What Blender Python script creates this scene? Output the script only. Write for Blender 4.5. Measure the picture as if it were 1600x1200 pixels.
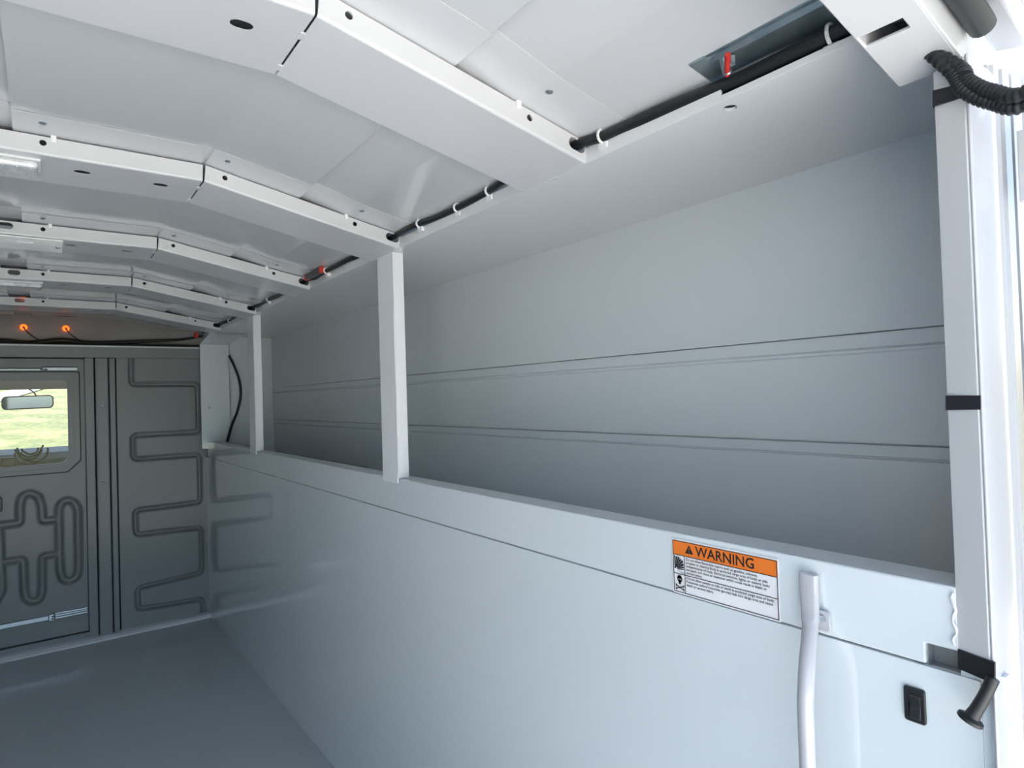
import bpy, bmesh, math, random
import numpy as np
from mathutils import Vector, Matrix

for o in list(bpy.data.objects):
    bpy.data.objects.remove(o, do_unlink=True)
SC = bpy.context.scene
COL = SC.collection
random.seed(4)

# ---------------------------------------------------------------- camera
S = 0.75            # metres per unit of the survey frame (camera at 0,0,0; right wall at x = 1)
CX = -0.10          # centre line of the truck body in the survey frame
ZF = -1.61          # cargo floor in the survey frame
F = 981.9           # focal length in pixels of a 1600 px wide frame
R = np.array([[0.80096731, -0.01462954, 0.59852931],
              [-0.59789221, 0.03262713, 0.80091221],
              [-0.03124527, -0.99936052, 0.01738638]])


def V(x, y, z):
    return Vector((S * (x - CX), S * y, S * (z - ZF)))


def ray(u, v):
    return R @ np.array([u - 800.0, v - 600.0, F])


def onx(u, v, x):
    r = ray(u, v)
    return tuple(r * x / r[0])


def ony(u, v, y):
    r = ray(u, v)
    return tuple(r * y / r[1])


def onz(u, v, z):
    r = ray(u, v)
    return tuple(r * z / r[2])


cam_data = bpy.data.cameras.new('camera')
cam = bpy.data.objects.new('camera', cam_data)
COL.objects.link(cam)
m = Matrix.Identity(4)
for i in range(3):
    m[i][0] = R[i, 0]
    m[i][1] = -R[i, 1]
    m[i][2] = -R[i, 2]
m.translation = V(0, 0, 0)
cam.matrix_world = m
cam_data.sensor_fit = 'HORIZONTAL'
cam_data.sensor_width = 36.0
cam_data.lens = F / 1600.0 * 36.0
cam_data.clip_start = 0.01
cam_data.clip_end = 500
SC.camera = cam

# ---------------------------------------------------------------- sky, sun, exposure
world = bpy.data.worlds.new('World')
SC.world = world
world.use_nodes = True
wn = world.node_tree
wn.nodes.clear()
sky = wn.nodes.new('ShaderNodeTexSky')
sky.sky_type = 'NISHITA'
sky.sun_disc = False
sky.sun_elevation = math.radians(52)
sky.sun_rotation = math.radians(70)
sky.air_density = 1.0
sky.dust_density = 1.5
bg = wn.nodes.new('ShaderNodeBackground')
bg.inputs['Strength'].default_value = 0.19
wo = wn.nodes.new('ShaderNodeOutputWorld')
wn.links.new(sky.outputs[0], bg.inputs['Color'])
wn.links.new(bg.outputs[0], wo.inputs['Surface'])

sun_d = bpy.data.lights.new('sun', 'SUN')
sun_d.energy = 13.0
sun_d.angle = math.radians(0.6)
sun_d.color = (1.0, 0.96, 0.91)
sun = bpy.data.objects.new('sun', sun_d)
COL.objects.link(sun)
sun.location = (6, 6, 12)
# shines from ahead of the truck and to its right: the open rear end lies in shade
sun_dir = Vector((math.sin(math.radians(70)) * math.cos(math.radians(52)),
                  math.cos(math.radians(70)) * math.cos(math.radians(52)),
                  math.sin(math.radians(52))))
sun.rotation_euler = sun_dir.to_track_quat('Z', 'Y').to_euler()

SC.view_settings.view_transform = 'Standard'
SC.view_settings.look = 'None'
SC.view_settings.gamma = 1.0
SC.view_settings.use_curve_mapping = False
SC.view_settings.exposure = 1.62


# ---------------------------------------------------------------- materials
def mat(name, col, rough=0.4, metal=0.0, spec=0.5, coat=0.0, noise=None, bump=0.0, bscale=200.0,
        emit=None, estr=0.0, trans=0.0):
    mt = bpy.data.materials.new(name)
    mt.use_nodes = True
    nt = mt.node_tree
    b = nt.nodes['Principled BSDF']
    b.inputs['Base Color'].default_value = (*col, 1)
    b.inputs['Roughness'].default_value = rough
    b.inputs['Metallic'].default_value = metal
    b.inputs['Specular IOR Level'].default_value = spec
    b.inputs['Coat Weight'].default_value = coat
    b.inputs['Coat Roughness'].default_value = 0.04
    b.inputs['Transmission Weight'].default_value = trans
    if emit:
        b.inputs['Emission Color'].default_value = (*emit, 1)
        b.inputs['Emission Strength'].default_value = estr
    tc = nt.nodes.new('ShaderNodeTexCoord')
    if noise:
        sc_, amt, col2 = noise
        n = nt.nodes.new('ShaderNodeTexNoise')
        n.inputs['Scale'].default_value = sc_
        n.inputs['Detail'].default_value = 4
        mx = nt.nodes.new('ShaderNodeMix')
        mx.data_type = 'RGBA'
        rp = nt.nodes.new('ShaderNodeMapRange')
        rp.inputs['From Min'].default_value = 0.35
        rp.inputs['From Max'].default_value = 0.65
        rp.inputs['To Max'].default_value = amt
        nt.links.new(tc.outputs['Object'], n.inputs['Vector'])
        nt.links.new(n.outputs['Fac'], rp.inputs['Value'])
        nt.links.new(rp.outputs['Result'], mx.inputs['Factor'])
        mx.inputs['A'].default_value = (*col, 1)
        mx.inputs['B'].default_value = (*col2, 1)
        nt.links.new(mx.outputs['Result'], b.inputs['Base Color'])
    if bump > 0:
        n2 = nt.nodes.new('ShaderNodeTexNoise')
        n2.inputs['Scale'].default_value = bscale
        n2.inputs['Detail'].default_value = 2
        bp = nt.nodes.new('ShaderNodeBump')
        bp.inputs['Strength'].default_value = bump
        bp.inputs['Distance'].default_value = 0.002
        nt.links.new(tc.outputs['Object'], n2.inputs['Vector'])
        nt.links.new(n2.outputs['Fac'], bp.inputs['Height'])
        nt.links.new(bp.outputs['Normal'], b.inputs['Normal'])
    return mt


M = {}
M['paint'] = mat('white_wall_paint', (0.69, 0.75, 0.775), 0.06, spec=0.9, coat=1.0,
                 noise=(1.2, 0.5, (0.67, 0.73, 0.755)))
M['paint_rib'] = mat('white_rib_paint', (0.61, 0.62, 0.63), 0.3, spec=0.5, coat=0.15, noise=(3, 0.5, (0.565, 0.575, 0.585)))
M['post'] = mat('bright_post_paint', (0.80, 0.82, 0.84), 0.25, spec=0.5, coat=0.3, noise=(3, 0.5, (0.77, 0.79, 0.81)))
M['soffit'] = mat('soffit_paint', (0.715, 0.73, 0.735), 0.14, spec=0.5, coat=0.4, noise=(1.5, 0.5, (0.69, 0.705, 0.71)))
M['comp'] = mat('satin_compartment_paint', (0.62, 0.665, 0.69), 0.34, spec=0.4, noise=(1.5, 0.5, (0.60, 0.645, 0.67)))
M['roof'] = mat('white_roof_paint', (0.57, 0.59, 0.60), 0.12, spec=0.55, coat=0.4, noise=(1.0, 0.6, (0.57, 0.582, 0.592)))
M['floor'] = mat('grey_floor_paint', (0.46, 0.51, 0.54), 0.15, spec=0.5, coat=0.3, noise=(2.0, 0.6, (0.43, 0.475, 0.50)), bump=0.03, bscale=40)
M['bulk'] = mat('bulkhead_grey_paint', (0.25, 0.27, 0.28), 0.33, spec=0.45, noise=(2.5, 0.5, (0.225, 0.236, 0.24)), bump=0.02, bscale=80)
M['cap'] = mat('raw_fibreglass', (0.42, 0.40, 0.38), 0.6, noise=(5, 0.8, (0.33, 0.32, 0.31)), bump=0.2, bscale=30)
M['dark'] = mat('cavity_shade', (0.03, 0.03, 0.035), 0.7)  # near-black that stands in for shade inside gaps, slots and holes
M['rubber'] = mat('black_rubber', (0.012, 0.013, 0.015), 0.42, spec=0.5)
M['tape'] = mat('black_cloth_tape', (0.012, 0.013, 0.018), 0.6, bump=0.1, bscale=400)
M['seal'] = mat('dark_grey_seal', (0.035, 0.04, 0.042), 0.5)
M['plastic'] = mat('black_plastic', (0.014, 0.015, 0.017), 0.35)
M['clip'] = mat('white_plastic', (0.8, 0.8, 0.8), 0.45)
M['alu'] = mat('brushed_aluminium', (0.50, 0.56, 0.60), 0.42, metal=1.0, noise=(30, 0.5, (0.42, 0.47, 0.51)))
M['alu_mirror'] = mat('whitened_plate', (0.92, 0.95, 0.95), 0.2, coat=0.5, noise=(4, 0.4, (0.88, 0.92, 0.92)))  # white stands in for the bright sky reflection on the plate
M['galv'] = mat('galvanised_steel', (0.42, 0.50, 0.53), 0.38, metal=0.9, noise=(25, 0.9, (0.27, 0.34, 0.37)), bump=0.1, bscale=60)
M['red'] = mat('red_plastic', (0.55, 0.025, 0.02), 0.4)
M['orange'] = mat('orange_vinyl', (0.80, 0.19, 0.02), 0.45)
M['label'] = mat('white_vinyl', (0.83, 0.83, 0.84), 0.4)
M['ink'] = mat('black_ink', (0.015, 0.015, 0.017), 0.5)
M['amber'] = mat('amber_lens', (1.0, 0.18, 0.02), 0.25, emit=(1.0, 0.16, 0.015), estr=0.6)  # glow stands in for daylight passing through the unlit lens
M['lens'] = mat('clear_ribbed_lens', (0.80, 0.83, 0.84), 0.12, spec=0.6, coat=0.5, noise=(60, 0.8, (0.5, 0.54, 0.56)), bump=0.4, bscale=150)
M['headliner'] = mat('brown_headliner', (0.10, 0.09, 0.08), 0.8)
M['dash'] = mat('grey_dashboard', (0.09, 0.09, 0.095), 0.6)
M['mirror'] = mat('mirror_glass', (0.33, 0.40, 0.47), 0.06, metal=1.0)
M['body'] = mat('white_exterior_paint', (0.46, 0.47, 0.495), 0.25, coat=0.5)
M['weld'] = mat('sealant_white', (0.78, 0.78, 0.78), 0.5)


def glass_mat():
    mt = bpy.data.materials.new('window_glass')
    mt.use_nodes = True
    nt = mt.node_tree
    nt.nodes.clear()
    o = nt.nodes.new('ShaderNodeOutputMaterial')
    mx = nt.nodes.new('ShaderNodeMixShader')
    tr = nt.nodes.new('ShaderNodeBsdfTransparent')
    tr.inputs[0].default_value = (0.95, 0.965, 0.96, 1)
    gl = nt.nodes.new('ShaderNodeBsdfGlossy')
    gl.inputs['Roughness'].default_value = 0.02
    fr = nt.nodes.new('ShaderNodeFresnel')
    fr.inputs[0].default_value = 1.45
    nt.links.new(fr.outputs[0], mx.inputs[0])
    nt.links.new(tr.outputs[0], mx.inputs[1])
    nt.links.new(gl.outputs[0], mx.inputs[2])
    nt.links.new(mx.outputs[0], o.inputs['Surface'])
    return mt


M['glass'] = glass_mat()


def ground_mat(name, c1, c2, c3, s1, s2):
    mt = bpy.data.materials.new(name)
    mt.use_nodes = True
    nt = mt.node_tree
    b = nt.nodes['Principled BSDF']
    b.inputs['Roughness'].default_value = 0.9
    tc = nt.nodes.new('ShaderNodeTexCoord')
    n1 = nt.nodes.new('ShaderNodeTexNoise')
    n1.inputs['Scale'].default_value = s1
    n1.inputs['Detail'].default_value = 6
    n2 = nt.nodes.new('ShaderNodeTexNoise')
    n2.inputs['Scale'].default_value = s2
    n2.inputs['Detail'].default_value = 3
    cr = nt.nodes.new('ShaderNodeValToRGB')
    cr.color_ramp.elements[0].position = 0.36
    cr.color_ramp.elements[0].color = (*c1, 1)
    cr.color_ramp.elements[1].position = 0.62
    cr.color_ramp.elements[1].color = (*c2, 1)
    mx = nt.nodes.new('ShaderNodeMix')
    mx.data_type = 'RGBA'
    mx.inputs['B'].default_value = (*c3, 1)
    mr = nt.nodes.new('ShaderNodeMapRange')
    mr.inputs['From Min'].default_value = 0.45
    mr.inputs['From Max'].default_value = 0.7
    nt.links.new(tc.outputs['Object'], n1.inputs['Vector'])
    nt.links.new(tc.outputs['Object'], n2.inputs['Vector'])
    nt.links.new(n1.outputs['Fac'], cr.inputs[0])
    nt.links.new(cr.outputs[0], mx.inputs['A'])
    nt.links.new(n2.outputs['Fac'], mr.inputs['Value'])
    nt.links.new(mr.outputs[0], mx.inputs['Factor'])
    nt.links.new(mx.outputs['Result'], b.inputs['Base Color'])
    return mt


M['grass'] = ground_mat('meadow_grass', (0.03, 0.045, 0.013), (0.085, 0.092, 0.028), (0.14, 0.12, 0.055), 9.0, 1.3)
M['concrete'] = ground_mat('pale_concrete', (0.48, 0.47, 0.45), (0.54, 0.53, 0.51), (0.51, 0.50, 0.48), 6.0, 0.6)
M['roadm'] = ground_mat('pale_gravel', (0.15, 0.16, 0.15), (0.18, 0.19, 0.18), (0.165, 0.17, 0.16), 8.0, 1.0)
M['leaf'] = ground_mat('hedge_leaves', (0.05, 0.10, 0.02), (0.13, 0.20, 0.05), (0.09, 0.13, 0.04), 14.0, 2.0)

# ---------------------------------------------------------------- object helpers
WL = {}


def link(o, parent, wloc):
    COL.objects.link(o)
    WL[o.name] = Vector(wloc)
    if parent is not None:
        o.parent = parent
        o.location = Vector(wloc) - WL[parent.name]
    else:
        o.location = wloc
    return o


def tag(o, label=None, cat=None, group=None, kind=None):
    if label:
        o['label'] = label
    if cat:
        o['category'] = cat
    if group:
        o['group'] = group
    if kind:
        o['kind'] = kind
    return o


def empty(name, p, label=None, cat=None, group=None, kind=None, parent=None):
    e = bpy.data.objects.new(name, None)
    e.empty_display_size = 0.05
    link(e, parent, V(*p))
    return tag(e, label, cat, group, kind)


def wmesh(name, verts, faces, material, parent=None, smooth=False, bevel=0.0, auto=None):
    """verts: world-space Vectors."""
    a = np.array([tuple(v) for v in verts], dtype=float)
    org = Vector(((a[:, 0].min() + a[:, 0].max()) / 2, (a[:, 1].min() + a[:, 1].max()) / 2, a[:, 2].min()))
    me = bpy.data.meshes.new(name)
    me.from_pydata((a - np.array(org)).tolist(), [], faces)
    me.materials.append(material)
    bm = bmesh.new()
    bm.from_mesh(me)
    bmesh.ops.recalc_face_normals(bm, faces=bm.faces)
    bm.to_mesh(me)
    bm.free()
    if smooth:
        me.polygons.foreach_set('use_smooth', [True] * len(me.polygons))
        if auto:
            me.set_sharp_from_angle(angle=math.radians(auto))
    me.update()
    o = bpy.data.objects.new(name, me)
    link(o, parent, org)
    if bevel > 0:
        md = o.modifiers.new('bevel', 'BEVEL')
        md.width = bevel
        md.segments = 2
        md.limit_method = 'ANGLE'
        md.angle_limit = math.radians(40)
    return o


def cmesh(name, pts, faces, material, parent=None, **k):
    return wmesh(name, [V(*p) for p in pts], faces, material, parent, **k)


BOXF = [(0, 1, 3, 2), (4, 6, 7, 5), (0, 4, 5, 1), (2, 3, 7, 6), (0, 2, 6, 4), (1, 5, 7, 3)]


def boxpts(x0, x1, y0, y1, z0, z1):
    return [(x, y, z) for x in (x0, x1) for y in (y0, y1) for z in (z0, z1)]


def box(name, x0, x1, y0, y1, z0, z1, material, parent=None, bevel=0.0):
    return cmesh(name, boxpts(x0, x1, y0, y1, z0, z1), BOXF, material, parent, bevel=bevel)


def hexa(name, bottom, top, material, parent=None, bevel=0.0):
    """two quads of four points each"""
    f = [(3, 2, 1, 0), (4, 5, 6, 7)] + [(i, (i + 1) % 4, (i + 1) % 4 + 4, i + 4) for i in range(4)]
    return cmesh(name, list(bottom) + list(top), f, material, parent, bevel=bevel)


def prism(name, prof, fn, t0, t1, material, parent=None, smooth=False, auto=None, bevel=0.0):
    """closed 2-D profile swept from t0 to t1; fn(a, b, t) -> survey point"""
    n = len(prof)
    pts = [fn(a, b, t0) for a, b in prof] + [fn(a, b, t1) for a, b in prof]
    f = [tuple(range(n - 1, -1, -1)), tuple(range(n, 2 * n))]
    f += [(i, (i + 1) % n, (i + 1) % n + n, i + n) for i in range(n)]
    return cmesh(name, pts, f, material, parent, smooth=smooth, auto=auto, bevel=bevel)


def joined(name, chunks, material, parent=None, **k):
    """chunks: list of (points, faces) put into one mesh"""
    P, Fc = [], []
    for p, f in chunks:
        o = len(P)
        P += list(p)
        Fc += [tuple(i + o for i in q) for q in f]
    return cmesh(name, P, Fc, material, parent, **k)


def catmull(pts, sub=8):
    pts = [np.array(p, float) for p in pts]
    out = []
    for i in range(len(pts) - 1):
        p0 = pts[max(i - 1, 0)]
        p1, p2 = pts[i], pts[i + 1]
        p3 = pts[min(i + 2, len(pts) - 1)]
        for s in range(sub):
            t = s / sub
            out.append(0.5 * ((2 * p1) + (-p0 + p2) * t + (2 * p0 - 5 * p1 + 4 * p2 - p3) * t * t +
                              (-p0 + 3 * p1 - 3 * p2 + p3) * t ** 3))
    out.append(pts[-1])
    return out


def tube_geo(path, rad, seg=10):
    path = [np.array(p, float) for p in path]
    n = len(path)
    rr = rad if hasattr(rad, '__len__') else [rad] * n
    P, Fc = [], []
    up = np.array([0.0, 0.0, 1.0])
    prev = None
    for i in range(n):
        d = path[min(i + 1, n - 1)] - path[max(i - 1, 0)]
        d = d / (np.linalg.norm(d) + 1e-12)
        if prev is None:
            a = np.cross(d, up)
            if np.linalg.norm(a) < 0.1:
                a = np.cross(d, np.array([1.0, 0, 0]))
        else:
            a = prev - d * np.dot(prev, d)
        a = a / np.linalg.norm(a)
        prev = a
        b = np.cross(d, a)
        for k in range(seg):
            t = 2 * math.pi * k / seg
            P.append(tuple(path[i] + rr[i] * (math.cos(t) * a + math.sin(t) * b)))
    for i in range(n - 1):
        for k in range(seg):
            k2 = (k + 1) % seg
            Fc.append((i * seg + k, i * seg + k2, (i + 1) * seg + k2, (i + 1) * seg + k))
    Fc.append(tuple(range(seg - 1, -1, -1)))
    Fc.append(tuple((n - 1) * seg + k for k in range(seg)))
    return P, Fc


def tube(name, path, rad, material, parent=None, seg=10, smooth_path=True, sub=8):
    p = catmull(path, sub) if smooth_path else path
    if hasattr(rad, '__len__') and smooth_path:
        rad = np.interp(np.linspace(0, len(rad) - 1, len(p)), np.arange(len(rad)), rad).tolist()
    P, Fc = tube_geo(p, rad, seg)
    return cmesh(name, P, Fc, material, parent, smooth=True, auto=50)


def plate_geo(outline, holes, thick):
    """flat sheet with real holes; returns (verts, faces) in its own plane (a, b, n)"""
    cu = bpy.data.curves.new('tmp', 'CURVE')
    cu.dimensions = '2D'
    cu.fill_mode = 'BOTH'
    cu.extrude = thick / 2
    for lp in [outline] + list(holes):
        sp = cu.splines.new('POLY')
        sp.points.add(len(lp) - 1)
        for i, (a, b) in enumerate(lp):
            sp.points[i].co = (a, b, 0, 1)
        sp.use_cyclic_u = True
    o = bpy.data.objects.new('tmp', cu)
    COL.objects.link(o)
    dg = bpy.context.evaluated_depsgraph_get()
    me = bpy.data.meshes.new_from_object(o.evaluated_get(dg))
    bm = bmesh.new()
    bm.from_mesh(me)
    bmesh.ops.remove_doubles(bm, verts=bm.verts, dist=1e-6)
    bm.verts.index_update()
    vs = [tuple(v.co) for v in bm.verts]
    fs = [tuple(v.index for v in f.verts) for f in bm.faces]
    bm.free()
    bpy.data.objects.remove(o, do_unlink=True)
    bpy.data.curves.remove(cu)
    bpy.data.meshes.remove(me)
    return vs, fs


def frame_pts(vs, O, U, Vv):
    O, U, Vv = np.array(O, float), np.array(U, float), np.array(Vv, float)
    U = U / np.linalg.norm(U)
    Vv = Vv / np.linalg.norm(Vv)
    N = np.cross(U, Vv)
    return [tuple(O + U * a + Vv * b + N * c) for a, b, c in vs]


def plate(name, outline, holes, thick, O, U, Vv, material, parent=None, bevel=0.0):
    vs, fs = plate_geo(outline, holes, thick)
    return cmesh(name, frame_pts(vs, O, U, Vv), fs, material, parent, bevel=bevel)


def circ(a, b, ra, rb=None, n=16):
    rb = rb or ra
    return [(a + ra * math.cos(2 * math.pi * i / n), b + rb * math.sin(2 * math.pi * i / n)) for i in range(n)]


def stadium(a, b, half, r, n=8):
    out = []
    for i in range(n + 1):
        t = -math.pi / 2 + math.pi * i / n
        out.append((a + half + r * math.cos(t), b + r * math.sin(t)))
    for i in range(n + 1):
        t = math.pi / 2 + math.pi * i / n
        out.append((a - half + r * math.cos(t), b + r * math.sin(t)))
    return out


def rect(a0, a1, b0, b1):
    return [(a0, b0), (a1, b0), (a1, b1), (a0, b1)]


def rrect(a0, a1, b0, b1, r, n=5):
    out = []
    for cx, cy, t0 in ((a1 - r, b0 + r, -90), (a1 - r, b1 - r, 0), (a0 + r, b1 - r, 90), (a0 + r, b0 + r, 180)):
        for i in range(n + 1):
            t = math.radians(t0 + 90 * i / n)
            out.append((cx + r * math.cos(t), cy + r * math.sin(t)))
    return out


def text_geo(s, size, bold=False, align='LEFT', space=1.0):
    cu = bpy.data.curves.new('tmp', 'FONT')
    cu.body = s
    cu.size = size
    cu.align_x = align
    cu.resolution_u = 2
    cu.space_character = space
    if bold:
        cu.offset = size * 0.016
    o = bpy.data.objects.new('tmp', cu)
    COL.objects.link(o)
    dg = bpy.context.evaluated_depsgraph_get()
    me = bpy.data.meshes.new_from_object(o.evaluated_get(dg))
    vs = [tuple(v.co) for v in me.vertices]
    fs = [tuple(p.vertices) for p in me.polygons]
    bpy.data.objects.remove(o, do_unlink=True)
    bpy.data.curves.remove(cu)
    bpy.data.meshes.remove(me)
    return vs, fs


# ================================================================ THE SETTING
Y0, YB = 0.30, 5.30          # rear opening, bulkhead
WR = 1.0                     # right wall of the aisle
WLX = 2 * CX - 1.0           # left wall of the aisle
BX = 1.49                    # back of the right-hand compartment
ZS = 0.522                   # soffit


def mir(x):
    return 2 * CX - x


# ---- outdoors
GZ = ZF - 1.0
g = box('ground', -9, 9, -11.0, 4.0, GZ - 0.2, GZ, M['concrete'])
tag(g, 'pale concrete yard behind and around the truck', 'ground', kind='structure')


fd = box('grass_field', -90, 90, -90, 9.0, GZ - 0.3, GZ - 0.03, M['grass'])
tag(fd, 'flat grass around the concrete yard', 'grass', kind='stuff')


def hill():
    xs = np.linspace(-70, 70, 57)
    ys = np.concatenate([np.linspace(9.0, 40, 32), np.linspace(42, 120, 24)])
    P, Fc = [], []
    for y in ys:
        for x in xs:
            t = min(max((y - 9.0) / 60.0, 0), 1)
            z = GZ + 9.5 * t ** 1.25
            P.append((x, y, z))
    nx = len(xs)
    for j in range(len(ys) - 1):
        for i in range(nx - 1):
            Fc.append((j * nx + i, j * nx + i + 1, (j + 1) * nx + i + 1, (j + 1) * nx + i))
    return P, Fc


P_, F_ = hill()
gr = cmesh('grass_slope', P_, F_, M['grass'], smooth=True)
tag(gr, 'sunlit grassy slope seen through the bulkhead window', 'grass', kind='stuff')


def hz(y):
    t = min(max((y - 9.0) / 60.0, 0), 1)
    return GZ + 9.5 * t ** 1.25


# pale lane running across the slope
P_, F_ = [], []
n = 40
for i in range(n + 1):
    x = -7 + 20 * i / n
    for k, w in enumerate((0.0, 1.7)):
        y = 36.0 + 2.6 * x + w * 1.6
        P_.append((x, y, hz(y) + 0.06))
for i in range(n):
    F_.append((2 * i, 2 * i + 2, 2 * i + 3, 2 * i + 1))
rd = cmesh('gravel_lane', P_, F_, M['roadm'])
tag(rd, 'pale gravel lane crossing the grassy slope outside', 'lane', kind='structure')

# ---- floor
fl = box('floor', mir(1.5), 1.5, 0.22, YB + 0.05, ZF - 0.05, ZF, M['floor'])
tag(fl, 'smooth grey painted cargo floor', 'floor', kind='structure')


# ---- ceiling: painted roof skin, side soffits and their lips
def zc(y):       # underside of the ribs on the flat middle
    return 0.652 - 0.0097 * (y - 1.03)


def ze(y):       # underside of the ribs where they meet the side
    return 0.521 - 0.0035 * (y - 1.03)


KN = 0.48        # half width of the flat middle


def zb(x, y):
    d = abs(x - CX)
    if d <= KN:
        return zc(y)
    return zc(y) + (ze(y) - zc(y)) * (d - KN) / (1.10 - KN)


RH = 0.055


def bead(x):
    d = abs(x - CX)
    b = 0.0
    if 0.755 <= d <= 0.91:
        b = 0.014 * (1 - (d - 0.755) / 0.155)
    if d <= 0.05:
        b = 0.014
    return b


def zr(x, y):
    return zb(x, y) + RH + bead(x)


ceil = empty('ceiling', (CX, 2.8, 0.5), 'white painted roof with sloping sides and boxed-in side soffits', 'ceiling', kind='structure')
ds = [0, 0.0499, 0.0501, 0.2, 0.44, 0.47, 0.49, 0.52, 0.65, 0.7549, 0.7551, 0.80, 0.855, 0.91, 1.0, 1.10, 1.15]
xs = sorted(set([CX + d for d in ds] + [CX - d for d in ds]))
P_, F_ = [], []
ys = np.linspace(0.22, 5.64, 28).tolist()
for y in ys:
    for x in xs:
        P_.append((x, y, zr(x, y)))
    for x in reversed(xs):
        P_.append((x, y, zr(x, y) + 0.03))
n = len(xs) * 2
F_ = [(r * n + i, r * n + (i + 1) % n, (r + 1) * n + (i + 1) % n, (r + 1) * n + i) for r in range(len(ys) - 1) for i in range(n)]
q_ = (len(ys) - 1) * n
F_ += [(i, i + 1, n - 2 - i, n - 1 - i) for i in range(len(xs) - 1)]
F_ += [(q_ + i, q_ + n - 1 - i, q_ + n - 2 - i, q_ + i + 1) for i in range(len(xs) - 1)]
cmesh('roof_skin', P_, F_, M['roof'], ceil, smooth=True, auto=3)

for sgn, nm in ((1, 'right'), (-1, 'left')):
    fx = (lambda x: x) if sgn == 1 else mir
    a, b = sorted((fx(1.0), fx(BX + 0.04)))
    # soffit sheet with two holes
    if sgn == 1:
        hol = [circ(0.034, 0.679, 0.0135, 0.0125, 20)]
        for yy in (1.163, 2.06, 2.99, 3.9):
            hol.append(rect(0.006, 0.0105, yy - 0.02, yy + 0.02))
        vs, fs = plate_geo(rect(0, BX + 0.04 - 1.0, 0.30, 5.4), hol, 0.006)
        cmesh('soffit', [(1.001 + p, q, ZS + 0.003 + r) for p, q, r in vs], fs, M['soffit'], ceil)
        cmesh('hole_shade_sheet', boxpts(1.005, 1.07, 0.655, 0.703, ZS + 0.0085, ZS + 0.011), BOXF, M['dark'], ceil)  # dark sheet above the soffit hole paints the shade inside it
    else:
        box('soffit', a, b, 0.30, 5.4, ZS, ZS + 0.012, M['paint'], ceil)
    # upturned lip along the aisle edge, notched beside the steel channel
    if sgn == 1:
        lip = [(0.30, 0), (5.25, 0), (5.25, 0.034), (0.672, 0.034), (0.672, 0.012), (0.30, 0.012)]
        plate('edge_lip', lip, [], 0.005, (1.0, 0, ZS - 0.0008), (0, 1, 0), (0, 0, 1), M['soffit'], ceil, bevel=0.0006)
    else:
        a, b = sorted((fx(1.0), fx(1.005)))
        box('edge_lip', a, b, 0.30, 5.25, ZS, ZS + 0.034, M['paint'], ceil)
    a, b = sorted((fx(1.075), fx(1.085)))
    box('cable_trough_side', a, b, 0.30, 5.5, ZS + 0.003, 0.66, M['paint'], ceil)

# ---- right wall: lower sheet, sill rail, compartment behind it
wr = empty('wall_right', (1.0, 2.8, ZF), 'white painted side wall with an open compartment above its sill', 'wall', kind='structure')
plate('lower_sheet', rect(-YB, -0.312, ZF, -0.4035), [], 0.012, (1.006, 0, 0), (0, -1, 0), (0, 0, 1), M['paint'], wr, bevel=0.0008)
sill = [(-5.22, -0.4005), (-0.3765, -0.4005), (-0.3765, -0.371), (-0.334, -0.371), (-0.334, -0.283), (-5.22, -0.283)]
plate('sill_rail', sill, [], 0.010, (1.005, 0, 0), (0, -1, 0), (0, 0, 1), M['paint'], wr, bevel=0.002)
vs, fs = plate_geo(rect(0, 0.088, 0.336, 5.2), [circ(0.05, yy, 0.006) for yy in (0.86, 1.70)], 0.006)
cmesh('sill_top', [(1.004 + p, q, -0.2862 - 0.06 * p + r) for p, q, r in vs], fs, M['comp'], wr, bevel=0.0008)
box('sill_return', 1.0885, 1.0925, 0.336, 5.2, -0.315, -0.2925, M['comp'], wr)
box('gap_shadow_strip', 1.0935, 1.0965, 2.50, 3.80, -0.31, -0.287, M['dark'], wr)  # dark strip painted in as the shadow gap at the shelf edge
# notch behind the rail
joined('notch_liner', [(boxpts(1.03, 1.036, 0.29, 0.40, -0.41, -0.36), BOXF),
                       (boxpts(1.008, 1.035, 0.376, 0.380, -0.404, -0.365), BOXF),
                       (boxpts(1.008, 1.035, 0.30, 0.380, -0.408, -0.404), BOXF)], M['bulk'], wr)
# compartment back: upper, middle and lower sheets with shallow lapped creases
prof = [(BX, 0.53), (BX, 0.1165), (BX + 0.012, 0.116), (BX + 0.012, 0.1135), (BX - 0.001, 0.113), (BX - 0.001, 0.082),
        (BX + 0.006, 0.077), (BX + 0.006, 0.072), (BX, 0.068), (BX, -0.1325), (BX + 0.014, -0.133), (BX + 0.014, -0.137), (BX + 0.005, -0.138), (BX + 0.004, -0.163),
        (BX + 0.010, -0.1645), (BX + 0.010, -0.168), (BX + 0.004, -0.170), (BX + 0.004, -0.95), (BX + 0.03, -0.95), (BX + 0.03, 0.53)]
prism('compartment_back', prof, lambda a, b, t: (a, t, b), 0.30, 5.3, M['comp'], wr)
box('compartment_floor', 1.012, BX + 0.02, 0.32, 5.3, -0.96, -0.95, M['comp'], wr)
box('compartment_front_end', 1.012, BX + 0.02, 5.235, 5.25, -0.96, 0.53, M['paint'], wr)
box('compartment_rear_end', 1.036, BX + 0.03, 0.315, 0.325, -1.0, 0.53, M['paint'], wr)
# rear corner facing, narrow strip beside the jamb
prism('corner_facing', [(1.0005, 0.3365), (0.9995, 0.3355), (0.983, 0.296), (0.985, 0.293), (1.034, 0.293), (1.034, 0.3365)],
      lambda a, b, t: (a, b, t), -0.374, 0.43, M['paint_rib'], wr, bevel=0.0006)
tube('sealant_bead', [(0.997 + 0.0015 * math.sin(i * 2.1), 0.338 + 0.002 * math.sin(i * 1.7), -0.29 - i * 0.008) for i in range(10)],
     [0.001 + 0.0016 * abs(math.sin(i * 1.3)) for i in range(10)], M['weld'], wr, seg=6)

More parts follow.
